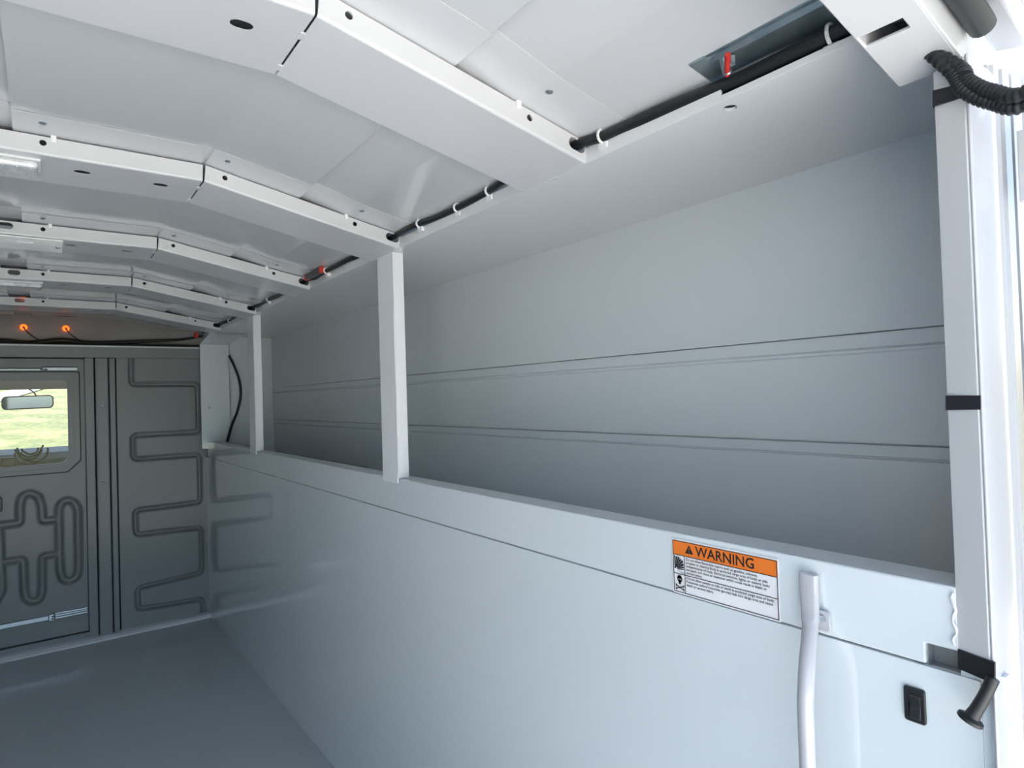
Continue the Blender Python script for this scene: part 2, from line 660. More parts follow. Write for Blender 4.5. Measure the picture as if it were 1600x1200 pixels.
box('corner_infill', 1.004, 1.02, 0.285, 0.335, ZF, -0.39, M['paint'], wr)
box('corner_edge', 0.9965, 1.01, 0.296, 0.301, ZF, -0.405, M['paint'], wr, bevel=0.001)
# ---- left wall (outside the frame, closes the box)
wl = empty('wall_left', (mir(1.0), 2.8, ZF), 'white painted left side wall facing the camera side', 'wall', kind='structure')
box('lower_sheet', mir(1.012), mir(1.0), 0.312, YB, ZF, -0.4035, M['paint'], wl)
box('sill_rail', mir(1.010), mir(1.0), 0.334, YB, -0.4005, -0.283, M['paint'], wl)
box('compartment_back', mir(BX + 0.03), mir(BX), 0.30, 5.3, -0.95, 0.53, M['paint'], wl)
box('compartment_floor', mir(BX + 0.02), mir(1.012), 0.32, 5.3, -0.96, -0.95, M['paint'], wl)
box('compartment_front_end', mir(BX + 0.02), mir(1.012), 5.235, 5.25, -0.96, 0.53, M['paint'], wl)
box('compartment_rear_end', mir(BX + 0.03), mir(1.012), 0.300, 0.31, -1.0, 0.53, M['paint'], wl)

# ---- bulkhead


def fillet(path, r, n=6):
    path = [np.array(p, float) for p in path]
    out = [path[0]]
    for i in range(1, len(path) - 1):
        a, b, c = path[i - 1], path[i], path[i + 1]
        u = (a - b) / np.linalg.norm(a - b)
        w = (c - b) / np.linalg.norm(c - b)
        rr = min(r, np.linalg.norm(a - b) * 0.45, np.linalg.norm(c - b) * 0.45)
        for k in range(n + 1):
            t = k / n
            out.append((1 - t) ** 2 * (b + u * rr) + 2 * t * (1 - t) * b + t * t * (b + w * rr))
    out.append(path[-1])
    return out


def dist_field(X, Z, paths):
    D = np.full(X.shape, 9.0)
    for p in paths:
        for a, b in zip(p[:-1], p[1:]):
            ab = b - a
            L = ab @ ab + 1e-12
            t = np.clip(((X - a[0]) * ab[0] + (Z - a[1]) * ab[1]) / L, 0, 1)
            D = np.minimum(D, np.hypot(X - a[0] - t * ab[0], Z - a[1] - t * ab[1]))
    return D


def pressed_sheet(name, x0, x1, z0, z1, step, y, paths, hw, depth, material, parent, hole=None):
    nx, nz = int((x1 - x0) / step) + 1, int((z1 - z0) / step) + 1
    X, Z = np.meshgrid(np.linspace(x0, x1, nx), np.linspace(z0, z1, nz))
    D = dist_field(X, Z, paths)
    g_ = np.where(D < hw, 0.5 * (1 + np.cos(np.pi * D / hw)), 0.0)
    Y = y + depth * np.clip(g_ * 1.3, 0, 1)
    P = np.stack([X.ravel(), Y.ravel(), Z.ravel()], 1).tolist()
    Fc = []
    for j in range(nz - 1):
        for i in range(nx - 1):
            if hole and hole(X[j, i], X[j, i + 1], Z[j, i], Z[j + 1, i]):
                continue
            Fc.append((j * nx + i, j * nx + i + 1, (j + 1) * nx + i + 1, (j + 1) * nx + i))
    return cmesh(name, P, Fc, material, parent, smooth=True)


bk = empty('wall_front', (CX, YB, ZF), 'grey bulkhead of pressed steel panels behind the cab', 'wall', kind='structure')
zig = [(.519, .40), (.517, .162), (.955, .160), (.957, -.208), (.519, -.208), (.522, -.382), (.957, -.382), (.955, -.747),
       (.525, -.752), (.528, -.930), (.957, -.940), (.957, -1.285), (.530, -1.315), (.531, -1.467), (.958, -1.483), (.958, -1.62)]
zigp = fillet(zig, 0.035)
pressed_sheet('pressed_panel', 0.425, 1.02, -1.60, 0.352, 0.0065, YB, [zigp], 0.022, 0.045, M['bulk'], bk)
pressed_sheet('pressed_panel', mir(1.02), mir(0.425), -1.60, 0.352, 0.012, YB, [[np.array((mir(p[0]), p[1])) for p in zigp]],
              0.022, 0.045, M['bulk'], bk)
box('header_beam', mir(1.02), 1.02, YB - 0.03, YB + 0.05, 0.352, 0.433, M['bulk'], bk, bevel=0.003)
box('header_flange', mir(1.02), 1.02, YB - 0.045, YB - 0.028, 0.426, 0.438, M['paint'], bk, bevel=0.001)
for sx in (1, -1):
    fx = (lambda x: x) if sx == 1 else mir

    def bx2(nm, x0, x1, *a, **k):
        p, q = sorted((fx(x0), fx(x1)))
        return box(nm, p, q, *a, **k)
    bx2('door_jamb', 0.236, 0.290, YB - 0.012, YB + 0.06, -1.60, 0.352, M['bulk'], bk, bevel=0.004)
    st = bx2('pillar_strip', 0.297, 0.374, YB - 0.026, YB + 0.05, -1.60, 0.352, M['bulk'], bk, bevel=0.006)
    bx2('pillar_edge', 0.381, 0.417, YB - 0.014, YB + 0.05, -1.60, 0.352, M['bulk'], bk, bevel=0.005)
    for zz in (0.015, -0.53, -1.07):
        xx = fx(0.333)
        vs = [(xx + 0.011 * math.cos(t) * r, YB - 0.026 - d, zz + 0.011 * math.sin(t) * r)
              for r, d in ((1, 0), (0.7, 0.006), (0.25, 0.008)) for t in [2 * math.pi * k / 10 for k in range(10)]]
        fs = [(j * 10 + k, j * 10 + (k + 1) % 10, (j + 1) * 10 + (k + 1) % 10, (j + 1) * 10 + k) for j in range(2) for k in range(10)]
        fs.append(tuple(range(20, 30)))
        cmesh('screw', vs, fs, M['alu'], st, smooth=True)
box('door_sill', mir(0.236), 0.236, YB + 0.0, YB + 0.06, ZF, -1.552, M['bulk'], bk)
box('door_backing', mir(0.236), 0.236, YB + 0.07, YB + 0.08, ZF, -0.45, M['dark'], bk)  # unseen sheet added to stop light leaking under the door
# kerb along the foot of the bulkhead
prism('foot_kerb', [(YB - 0.012, -1.585), (YB - 0.05, -1.588), (YB - 0.075, -1.602), (YB - 0.08, ZF), (YB + 0.02, ZF), (YB + 0.02, -1.585)],
      lambda a, b, t: (t, a, b), mir(1.0), 1.0, M['paint'], bk, bevel=0.001)
# end cap of the roof above the header, seen over the beam
prof = []
for i in range(9):
    t = i / 8
    prof.append((YB + 0.10 + 0.16 * t * t, 0.41 + 0.29 * t))
prof += [(p[0] + 0.03, p[1]) for p in reversed(prof)]
prism('roof_end_cap', prof, lambda a, b, t: (t, a, b), mir(1.2), 1.2, M['cap'], bk, smooth=True, auto=40)
box('pillar_backing', mir(1.02), mir(0.225), YB + 0.07, YB + 0.08, ZF, 0.44, M['dark'], bk)
box('pillar_backing', 0.225, 1.54, YB + 0.07, YB + 0.08, ZF, 0.44, M['dark'], bk)  # unseen sheets added to stop light leaking between the pillars
box('beam_gap_shade', mir(1.0), 1.0, YB + 0.06, YB + 0.10, 0.40, 0.458, M['dark'], bk)  # dark box stands in for the shade in the gap over the beam

# ---- bulkhead door with window
YD = YB + 0.02
dr = empty('door_1', (CX, YD, ZF), 'grey bulkhead door with pressed loops, window and aluminium kick strip', 'door', kind='structure')


def dpx(u, v):
    p = ony(u, v, YD)
    return np.array((p[0], p[2]))


maze = []
loops_px = [
    [(-2, 822), (31, 818), (31, 792), (34, 777), (46, 770), (60, 776), (65, 792), (66, 815), (92, 812), (92, 795), (97, 785), (106, 782), (116, 785), (122, 797),
     (123, 890), (120, 903), (109, 910), (98, 907), (94, 893), (93, 866), (66, 870), (66, 926), (62, 938), (51, 942), (41, 938), (38, 925), (36, 875), (-2, 880)],
    [(92, 812), (93, 866)],
    [(-2, 822), (1, 880), (3, 925), (-6, 940)],
]
for lp in loops_px:
    maze.append([np.array(dpx(*p)) for p in lp])
maze = [fillet(p, 0.02, 4) for p in maze]
WX0, WX1, WZ0, WZ1 = mir(0.150), 0.150, -0.405, 0.245
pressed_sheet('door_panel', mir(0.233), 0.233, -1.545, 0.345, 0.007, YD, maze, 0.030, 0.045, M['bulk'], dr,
              hole=lambda a, b, c, d: a > WX0 - 0.02 and b < WX1 + 0.02 and c > WZ0 - 0.02 and d < WZ1 + 0.02
              and not (c < -0.375 and abs((a + b) / 2 - CX) > 0.195))
# aluminium kick strip in two lengths with a joint
ks = empty('kick_strip', (CX, YD - 0.02, -1.41), parent=dr)
box('strip', mir(0.229), 0.012, YD - 0.022, YD, -1.418, -1.388, M['alu'], ks, bevel=0.003)
for k in range(3):
    box('rail', 0.045, 0.229, YD - 0.022 + 0.004 * (k == 1), YD, -1.418 + k * 0.0145, -1.418 + k * 0.0145 + 0.012, M['alu'], ks, bevel=0.002)
box('joint', 0.012, 0.043, YD - 0.024, YD, -1.424, -1.382, M['alu'], ks, bevel=0.002)
for zz in (-1.412, -1.396):
    box('slot', 0.026, 0.040, YD - 0.0255, YD - 0.02, zz - 0.004, zz + 0.004, M['dark'], ks)
# trim over the window, two lengths
tr_ = empty('drip_rail', (CX, YD - 0.02, 0.27), parent=dr)
box('rail', mir(0.200), -0.008, YD - 0.03, YD, 0.262, 0.278, M['alu'], tr_, bevel=0.003)
box('rail', 0.003, 0.198, YD - 0.03, YD, 0.262, 0.288, M['alu'], tr_, bevel=0.004)
box('slot', 0.010, 0.028, YD - 0.032, YD - 0.028, 0.266, 0.276, M['dark'], tr_)
for px_ in (5,):
    prism('door_handle', rrect(-0.262, -0.222, -0.66, -0.56, 0.015), lambda a, b, t: (a, t, b), YD - 0.03, YD, M['plastic'], dr, bevel=0.002)

win = empty('window_1', (CX, YD, -0.43), 'clear bulkhead window in a grey frame with cut corners', 'window', kind='structure')


def frame_loop(x1, z0, z1, cut, rad):
    pts = [(x1, z0 + cut), (x1, z1), (mir(x1), z1), (mir(x1), z0 + cut), (mir(x1) + cut, z0), (x1 - cut, z0)]
    q = fillet(pts + [pts[0], pts[1]], rad, 4)
    return [tuple(p) for p in q[1:-1]]


vs, fs = plate_geo(frame_loop(0.205, -0.432, 0.258, 0.075, 0.012), [frame_loop(0.172, -0.405, 0.235, 0.06, 0.012)], 0.012)
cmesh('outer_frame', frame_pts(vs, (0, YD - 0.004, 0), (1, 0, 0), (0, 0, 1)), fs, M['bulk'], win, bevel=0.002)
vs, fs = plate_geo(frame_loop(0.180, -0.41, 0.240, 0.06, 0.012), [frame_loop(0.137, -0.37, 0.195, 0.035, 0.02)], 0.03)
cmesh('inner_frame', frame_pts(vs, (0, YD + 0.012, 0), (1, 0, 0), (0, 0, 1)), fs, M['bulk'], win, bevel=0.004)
vs, fs = plate_geo(frame_loop(0.2105, -0.438, 0.2585, 0.077, 0.012), [frame_loop(0.203, -0.430, 0.252, 0.075, 0.012)], 0.008)
cmesh('gasket', frame_pts(vs, (0, YD - 0.008, 0), (1, 0, 0), (0, 0, 1)), fs, M['seal'], win)
box('pane', mir(0.15), 0.15, YD + 0.014, YD + 0.018, -0.385, 0.21, M['glass'], win)

# ---- cab beyond the bulkhead
cab = empty('truck_cab', (CX, 6.3, ZF), 'dim truck cab with dashboard seen through the bulkhead window', 'cab', kind='structure')
hp = []
for i in range(9):
    t = i / 8
    hp.append((5.40 + 1.75 * t, 0.34 - 0.155 * t ** 2.2))
hp += [(a, b + 0.03) for a, b in reversed(hp)]
prism('headliner', hp, lambda a, b, t: (t, a, b), mir(1.0), 1.0, M['headliner'], cab, smooth=True, auto=50)
dp = [(7.55, -0.37), (7.2, -0.345), (6.75, -0.37), (6.62, -0.43), (6.6, -0.9), (7.6, -0.9)]
prism('dashboard', dp, lambda a, b, t: (t, a, b), mir(0.95), 0.95, M['dash'], cab, bevel=0.02)
prism('windshield', [(7.15, 0.22), (7.60, -0.37), (7.607, -0.365), (7.157, 0.225)], lambda a, b, t: (t, a, b), mir(0.9), 0.9, M['glass'], cab)
for fx in (lambda x: x, mir):
    a, b = sorted((fx(0.9), fx(1.0)))
    hexa('windshield_pillar', [(a, 7.55, -0.4), (b, 7.55, -0.4), (b, 7.65, -0.4), (a, 7.65, -0.4)],
         [(a, 7.1, 0.24), (b, 7.1, 0.24), (b, 7.2, 0.24), (a, 7.2, 0.24)], M['headliner'], cab)
    a, b = sorted((fx(1.0), fx(1.05)))
    box('cab_side', a, b, 5.4, 7.5, -1.6, -0.2, M['headliner'], cab)
    # seat back and headrest
    sx = fx(0.45)
    box('seat_back', sx - 0.28, sx + 0.28, 5.75, 5.95, -1.1, -0.42, M['dash'], cab, bevel=0.04)
box('cab_floor', mir(1.0), 1.0, 5.36, 7.6, -1.65, -1.6, M['headliner'], cab)
box('cab_back', mir(1.3), 1.3, 5.40, 5.42, 0.30, 0.47, M['headliner'], cab)

# rear-view mirror
rm = empty('rear_view_mirror', (CX, 6.75, 0.05), 'wide rear-view mirror hanging inside the windshield', 'mirror')
prism('housing', rrect(-0.275, 0.076, 0.008, 0.122, 0.035), lambda a, b, t: (a, 6.70 + 0.04 * t - 0.02 * (a + 0.1), b + 0.02 * (a + .1)), 0, 1, M['plastic'], rm, bevel=0.004)
prism('mirror_glass', rrect(-0.266, 0.067, 0.018, 0.112, 0.028), lambda a, b, t: (a, 6.696 + 0.004 * t - 0.02 * (a + 0.1) - 0.07 * (b - 0.02) * 0, b + 0.02 * (a + .1)), 0, 1, M['mirror'], rm)
tube('stem', [(CX + 0.06, 6.74, 0.11), (CX + 0.04, 6.85, 0.15), (CX, 7.08, 0.19)], 0.006, M['plastic'], rm, seg=8)

# coil of harness wire lying behind the window
wc = empty('wire_coil', (0.0, 5.42, -0.42), 'coil of black wire bundled behind the lower edge of the window', 'wire')
for k in range(5):
    pts = []
    cx0, cz0 = ony(48, 700, 5.44)[0], ony(48, 700, 5.44)[2]
    for i in range(22):
        t = math.pi * (1.0 + i / 21.0)
        pts.append((cx0 + 0.012 * math.sin(k * 2.3) + (0.045 + 0.012 * k) * math.cos(t) + 0.004 * math.sin(5 * t + k), 5.44 + 0.006 * k,
                    cz0 - 0.004 * k + 0.02 * math.cos(t) * math.sin(k * 1.7) + (0.04 + 0.014 * k) * math.sin(t)))
    tube('strand', pts, 0.0062, M['plastic'], wc, seg=6, sub=2)
p0 = ony(20, 728, 5.44)
box('connector_block', p0[0] - 0.06, p0[0] + 0.02, 5.42, 5.47, -0.42, -0.315, M['plastic'], wc, bevel=0.006)

# ---- rear frame of the opening (right jamb) and header
tj = empty('trim_1', (1.05, 0.28, ZF), 'white painted rear door jamb with stepped ridges', 'door jamb', kind='structure')
jp = [(0.982, 0.2915), (0.983, 0.2900), (0.986, 0.2895), (1.083, 0.2905), (1.087, 0.2925), (1.088, 0.300), (1.088, 0.315), (1.02, 0.315), (1.02, 0.294), (0.983, 0.294)]
prism('jamb_face', jp, lambda a, b, t: (a, b, t), ZF, 0.432, M['body'], tj, bevel=0.001)
jp = [(1.088, 0.299), (1.094, 0.299), (1.097, 0.294), (1.112, 0.292), (1.116, 0.300), (1.120, 0.300), (1.123, 0.2905), (1.145, 0.2885), (1.148, 0.297),
      (1.153, 0.297), (1.155, 0.288), (1.185, 0.285), (1.19, 0.30), (1.19, 0.33), (1.088, 0.33)]
prism('jamb_ridges', jp, lambda a, b, t: (a, b, t), ZF, 0.452, M['body'], tj, bevel=0.0006)
prism('corner_post', [(1.19, 0.30), (1.195, 0.279), (1.26, 0.272), (1.30, 0.28), (1.55, 0.28), (1.55, 0.33), (1.19, 0.33)],
      lambda a, b, t: (a, b, t), ZF, 0.475, M['body'], tj, bevel=0.003)
tj2 = box('trim_2', mir(1.55), mir(1.0), 0.28, 0.32, ZF, 0.475, M['body'])
tag(tj2, 'white painted rear door jamb on the far side', 'door jamb', kind='structure')

# open rear doors, swung out square to the body
def rear_door(sgn, label):
    fx = (lambda x: x) if sgn == 1 else mir
    e = empty('rear_door', (fx(1.15), -0.3, ZF), label, 'door')
    n_ = 1.09
    ang = math.radians(96)
    hx, hy = 1.115, 0.262
    ux, uy = math.cos(math.radians(-90 + 6)), math.sin(math.radians(-90 + 6))   # along the leaf, away from the hinge
    nx_, ny_ = -uy, ux                                                   # outward normal (to +x)

    def dp_(u, w, z):
        return (fx(hx + ux * u + nx_ * w), hy + uy * u + ny_ * w, z)

    def slab(nm, u0, u1, w0, w1, z0, z1, material, bevel=0.002):
        return cmesh(nm, [dp_(u, w, z) for u in (u0, u1) for w in (w0, w1) for z in (z0, z1)], BOXF, material, e, bevel=bevel)
    slab('outer_skin', 0, n_, 0.035, 0.05, ZF - 0.02, 0.425, M['body'])
    slab('edge_frame', 0, 0.045, 0.0, 0.036, ZF - 0.02, 0.425, M['body'])
    slab('edge_frame', n_ - 0.1, n_, 0.0, 0.036, ZF - 0.02, 0.425, M['body'])
    slab('edge_frame', 0.045, n_ - 0.1, 0.0, 0.036, 0.33, 0.425, M['body'])
    slab('edge_frame', 0.045, n_ - 0.1, 0.0, 0.036, ZF - 0.02, ZF + 0.08, M['body'])
    slab('inner_panel', 0.05, n_ - 0.105, 0.014, 0.03, ZF + 0.085, 0.325, M['body'])
    for zz in (0.30, -0.55, -1.40):
        hg = slab('hinge', -0.012, 0.022, -0.008, 0.004, zz - 0.05, zz + 0.05, M['body'], 0.001)
    return e


rear_door(1, 'white rear door swung open at the right edge of the view')
rear_door(-1, 'white rear door swung open on the left, outside the view')

# outer side skins of the body close the compartments off from daylight
for nm, a, b in (('wall_outer_right', 1.525, 1.55), ('wall_outer_left', mir(1.55), mir(1.525))):
    w_ = box(nm, a, b, 0.30, 5.4, ZF - 0.2, 0.53, M['body'])
    tag(w_, 'white outer side skin of the truck body', 'wall', kind='structure')

# ================================================================ ROOF RIBS
RIBY = [1.028, 1.961, 2.874, 3.785, 4.68]
RW = 0.235
rib_labels = ['white steel roof rib closest to the rear door, widest in view',
              'second white roof rib from the rear, dome light beneath its middle',
              'third white roof rib, with a bright flat plate under its middle',
              'fourth white roof rib from the rear, meeting the narrow far post',
              'white roof rib farthest away, nearest the orange marker lamps']
XL, XR = mir(0.997), 0.997


def seg_frame(kind, y):
    """origin, direction and length of a rib segment along its underside"""
    if kind == 'mid':
        a, b = (CX - KN, zc(y)), (CX + KN, zc(y))
    elif kind == 'right':
        a, b = (CX + KN, zc(y)), (1.0, ze(y))
    else:
        a, b = (mir(1.0), ze(y)), (CX - KN, zc(y))
    L = math.hypot(b[0] - a[0], b[1] - a[1])
    U = ((b[0] - a[0]) / L, 0, (b[1] - a[1]) / L)
    return a, U, L


def make_rib(idx, y):
    rt = empty('roof_rib', (CX, y, 0.62), rib_labels[idx], 'roof rib', 'roof ribs')
    for kind in ('left', 'mid', 'right'):
        a, U, L = seg_frame(kind, y)
        g0, g1 = (0.002, L - 0.002) if kind == 'mid' else ((0.002, L - 0.002) if kind == 'right' else (0.002, L - 0.002))
        UP = (-U[2], 0, U[0])
        # face with its screw holes; wire passes through the oval ones
        H = []
        tl = lambda x: (x - a[0]) / U[0]
        if kind == 'right':
            H = [circ(tl(0.432), 0.031, 0.0075), circ(tl(0.831), 0.031, 0.0075), stadium(tl(0.966), 0.030, 0.011, 0.0135)]
        elif kind == 'left':
            H = [circ(tl(mir(0.432)), 0.031, 0.0075), circ(tl(mir(0.831)), 0.031, 0.0075), stadium(tl(mir(0.966)), 0.030, 0.011, 0.0135)]
        else:
            H = [circ(tl(0.010), 0.031, 0.0075), circ(tl(mir(0.010)), 0.031, 0.0075)]
            if idx >= 2:
                H.append(stadium(tl(CX), 0.030, 0.012, 0.012))
        wd = 0.006 if kind != 'left' else 0.0
        top = 0.0475
        if kind == 'right':
            ol = [(g0, 0.006), (g1, 0.006), (g1, top), (g0 - 0.005, top)]
        elif kind == 'left':
            ol = [(g0, 0.006), (g1, 0.006), (g1 + 0.005, top), (g0, top)]
        else:
            ol = [(g0, 0.006), (g1, 0.006), (g1 + 0.001, top), (g0 - 0.001, top)]
        vs, fs = plate_geo(ol, H, 0.004)
        fp = frame_pts(vs, (a[0], y + 0.002, a[1]), U, UP)
        # rounded bend at the lower edge, merged with the face
        bp, bf = [], []
        nb = 6
        for s_ in (g0, g1):
            for k in range(nb + 1):
                t = math.pi / 2 * k / nb
                yy = y + 0.006 * (1 - math.cos(t))
                up = 0.006 * (1 - math.sin(t))
                bp.append((a[0] + U[0] * s_ + UP[0] * up, yy, a[1] + U[2] * s_ + UP[2] * up))
        bf = [(k, k + 1, k + 2 + nb, k + 1 + nb) for k in range(nb)]
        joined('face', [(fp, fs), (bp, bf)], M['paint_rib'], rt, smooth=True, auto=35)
        # underside
        H2 = []
        if kind == 'mid':
            H2 = [stadium(tl(0.284), 0.098, 0.006, 0.013), stadium(tl(mir(0.284)), 0.098, 0.006, 0.013)]
            H2 += [stadium(tl(0.095), 0.092, 0.006, 0.013), stadium(tl(mir(0.095)), 0.092, 0.006, 0.013)]
        vs, fs = plate_geo(rect(g0, g1, 0.006, RW), H2, 0.0012)
        bpts = []
        for p, q, r in vs:
            bpts.append((a[0] + U[0] * p + UP[0] * (r + 0.0006), y + q, a[1] + U[2] * p + UP[2] * (r + 0.0006)))
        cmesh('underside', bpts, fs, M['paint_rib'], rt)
        # back web
        w0 = [(a[0] + U[0] * s_ + UP[0] * h, y + RW - d, a[1] + U[2] * s_ + UP[2] * h) for s_ in (g0, g1) for d in (0.004, 0) for h in (0.002, 0.0485)]
        cmesh('back_web', w0, BOXF, M['paint_rib'], rt)
        # roof flange standing toward the rear, follows the roof skin with its pressed beads
        xs_ = sorted(x for x in xs if a[0] + 0.003 <= x <= a[0] + U[0] * L - 0.003)
        xs_ = [a[0] + 0.004] + xs_ + [a[0] + U[0] * L - 0.004]
        pts, fcs = [], []
        for yy, dz in ((y - 0.125, 0.0), (y - 0.125, -0.0015), (y + 0.03, -0.0015), (y + 0.03, 0.0)):
            for x in xs_:
                pts.append((x, yy, zr(x, yy) + dz - 0.0012))
        k = len(xs_)
        for r0 in range(3):
            for i in range(k - 1):
                fcs.append((r0 * k + i, r0 * k + i + 1, (r0 + 1) * k + i + 1, (r0 + 1) * k + i))
        flg = cmesh('roof_flange', pts, fcs, M['paint_rib'], rt)
        for xx in ((0.010, mir(0.010)) if kind == 'mid' else ((0.43, 0.83) if kind == 'right' else (mir(0.43), mir(0.83)))):
            yy = y - 0.075
            z_ = zr(xx, yy) - 0.0027
            tp = [(xx + 0.009 * r * math.cos(t), yy + 0.009 * r * math.sin(t), z_ - d) for r, d in ((1, 0), (0.6, 0.003)) for t in [2 * math.pi * q / 10 for q in range(10)]]
            tf = [(q, (q + 1) % 10, (q + 1) % 10 + 10, q + 10) for q in range(10)] + [tuple(range(10, 20))]
            cmesh('rivet', tp, tf, M['alu'], flg, smooth=True)
    # weld tabs over the folded knees, plastic clips in the gap above the face
    for sx in (1, -1):
        fx = (lambda x: x) if sx == 1 else mir
        for yy in (0.075, 0.205):
            x = fx(CX + KN)
            box('weld_tab', x - 0.007, x + 0.007, y + yy - 0.012, y + yy + 0.012, zc(y) - 0.0015, zc(y) + 0.003, M['paint_rib'], rt, bevel=0.001)
        for xx in (0.032, 0.806):
            x = fx(xx)
            z_ = zr(x, y) - bead(x)
            box('clip', x - 0.006, x + 0.006, y - 0.006, y + 0.012, z_ - 0.018, z_ - 0.002, M['clip'], rt, bevel=0.001)
    return rt


for i, y in enumerate(RIBY):
    make_rib(i, y)

# ---- rear header box (deeper rib over the opening)
hd = empty('rear_header', (CX, 0.345, 0.44), 'deep white header box over the rear door opening', 'header beam')
HD = 0.082
for kind in ('left', 'mid', 'right'):
    a, U, L = seg_frame(kind, 0.345)
    UP = (-U[2], 0, U[0])
    a = (a[0], a[1] - HD)
    Lx = L + 0.022 if kind == 'right' else L
    s0 = -0.022 if kind == 'left' else 0.0
    H = []
    tl = lambda x: (x - a[0]) / U[0]
    if kind == 'right':
        ha, hb = tl(0.888), tl(0.911)
        H = [[(ha, 0.330), (hb, 0.330), (hb, 0.3852), (ha, 0.3852)]]
    vs, fs = plate_geo(rect(s0, Lx, 0.307, 0.388), H, 0.005)
    cmesh('bottom', [(a[0] + U[0] * p + UP[0] * (r + 0.0025), q, a[1] + U[2] * p + UP[2] * (r + 0.0025)) for p, q, r in vs], fs, M['paint_rib'], hd, bevel=0.001)
    for nm, y0, y1, hh in (('rear_face', 0.304, 0.309, 0.17), ('front_face', 0.384, 0.389, 0.13)):
        pts = [(a[0] + U[0] * s_ + UP[0] * h, yy, a[1] + U[2] * s_ + UP[2] * h) for s_ in (s0, Lx) for yy in (y0, y1) for h in (0.0005, hh)]
        cmesh(nm, pts, BOXF, M['paint_rib'], hd, bevel=0.0015)
    if kind != 'mid':
        e0, e1 = (Lx - 0.005, Lx) if kind == 'right' else (s0, s0 + 0.005)
        pts = [(a[0] + U[0] * s_ + UP[0] * h, yy, a[1] + U[2] * s_ + UP[2] * h) for s_ in (e0, e1) for yy in (0.309, 0.384) for h in (0.0005, 0.10)]
        cmesh('end_cap', pts, BOXF, M['paint_rib'], hd)

# rubber seal along the header, roof drip rail behind it
def hp_(x, y, dz):
    return (x, y, zb(x, 0.345) - HD + dz)


sl = tube('header_seal', [hp_(x, 0.2858, 0.046) for x in (mir(1.03), -0.58, 0.38, 0.7, 0.9, 1.03)], [0.017] * 5 + [0.0165], M['seal'], seg=14)
tag(sl, 'thick dark rubber seal along the header above the rear opening', 'seal')
dprof = [(0.300, 0.074), (0.262, 0.066), (0.250, 0.074), (-0.22, 0.095), (-0.24, 0.085), (-0.25, 0.14), (0.30, 0.15), (0.304, 0.08)]
P_, F_ = [], []
xs2 = [mir(1.14), CX - KN, CX + KN, 0.9, 1.14]
for x in xs2:
    for (yy, dz) in dprof:
        P_.append(hp_(x, yy, dz))
k = len(dprof)
for j in range(len(xs2) - 1):
    for i in range(k):
        F_.append((j * k + i, j * k + (i + 1) % k, (j + 1) * k + (i + 1) % k, (j + 1) * k + i))
F_ += [tuple(range(k)), tuple((len(xs2) - 1) * k + i for i in range(k))]
rdp = cmesh('shade_hood', P_, F_, M['body'], bevel=0.002)  # drip rail lengthened into an added hood that shades the jamb
tag(rdp, 'white roof drip rail at top right of the view, lengthened into an added shade hood', 'roof hood')

# ================================================================ POSTS
def make_post(y0, y1, label):
    """folded channel: narrow face to the aisle, lip turned into the compartment"""
    p = empty('support_post', (1.02, (y0 + y1) / 2, -0.283), label, 'post', 'wall support posts')
    box('aisle_face', 0.9975, 1.0015, y0, y1, -0.30, ZS - 0.001, M['post'], p, bevel=0.001)
    box('rear_lip', 0.9975, 1.043, y0, y0 + 0.004, -0.2826, ZS - 0.001, M['post'], p, bevel=0.0008)
    box('front_lip', 0.9975, 1.043, y1 - 0.004, y1, -0.2826, ZS - 0.001, M['post'], p, bevel=0.0008)
    return p


make_post(2.025, 2.146, 'white folded-steel post nearer the camera, splitting the open compartment')
make_post(3.865, 3.99, 'narrow white post farther along the open compartment, beside the corner plate')

# corner plate with gusset at the bulkhead
cp = empty('corner_plate', (1.07, 5.2, -0.33), 'broad grey-white corner plate at the end of the compartment by the bulkhead', 'corner plate')
yq = 5.20
xl, xr = ony(314, 620, yq)[0], ony(359, 620, yq)[0]
zt = ony(335, 538, yq)[2]
box('plate', xl, xr, yq, yq + 0.012, -0.335, zt, M['paint'], cp, bevel=0.002)
ga, gb = ony(352, 505, 4.95), ony(366, 500, 4.95)
hexa('gusset', [(xl, yq, zt), (xr, yq, zt), (xr, yq + 0.012, zt), (xl, yq + 0.012, zt)],
     [(xl + 0.03, 5.0, 0.52), (xr + 0.08, 5.0, 0.52), (xr + 0.08, 5.012, 0.524), (xl + 0.03, 5.012, 0.524)], M['paint'], cp, bevel=0.001)
sc_ = ony(327, 637, yq)
tube('bolt', [(sc_[0], yq - 0.006, sc_[2]), (sc_[0], yq + 0.002, sc_[2])], 0.009, M['galv'], cp, smooth_path=False)

lp = tube('wire_loop', [ony(358, 556, 5.16), ony(366, 572, 5.12), ony(374, 595, 5.10), ony(376, 618, 5.08), ony(371, 642, 5.10), ony(362, 665, 5.16), ony(355, 690, 5.19)],
          0.010, M['rubber'], seg=10)
tag(lp, 'black cable loop bowing out behind the corner plate', 'cable')

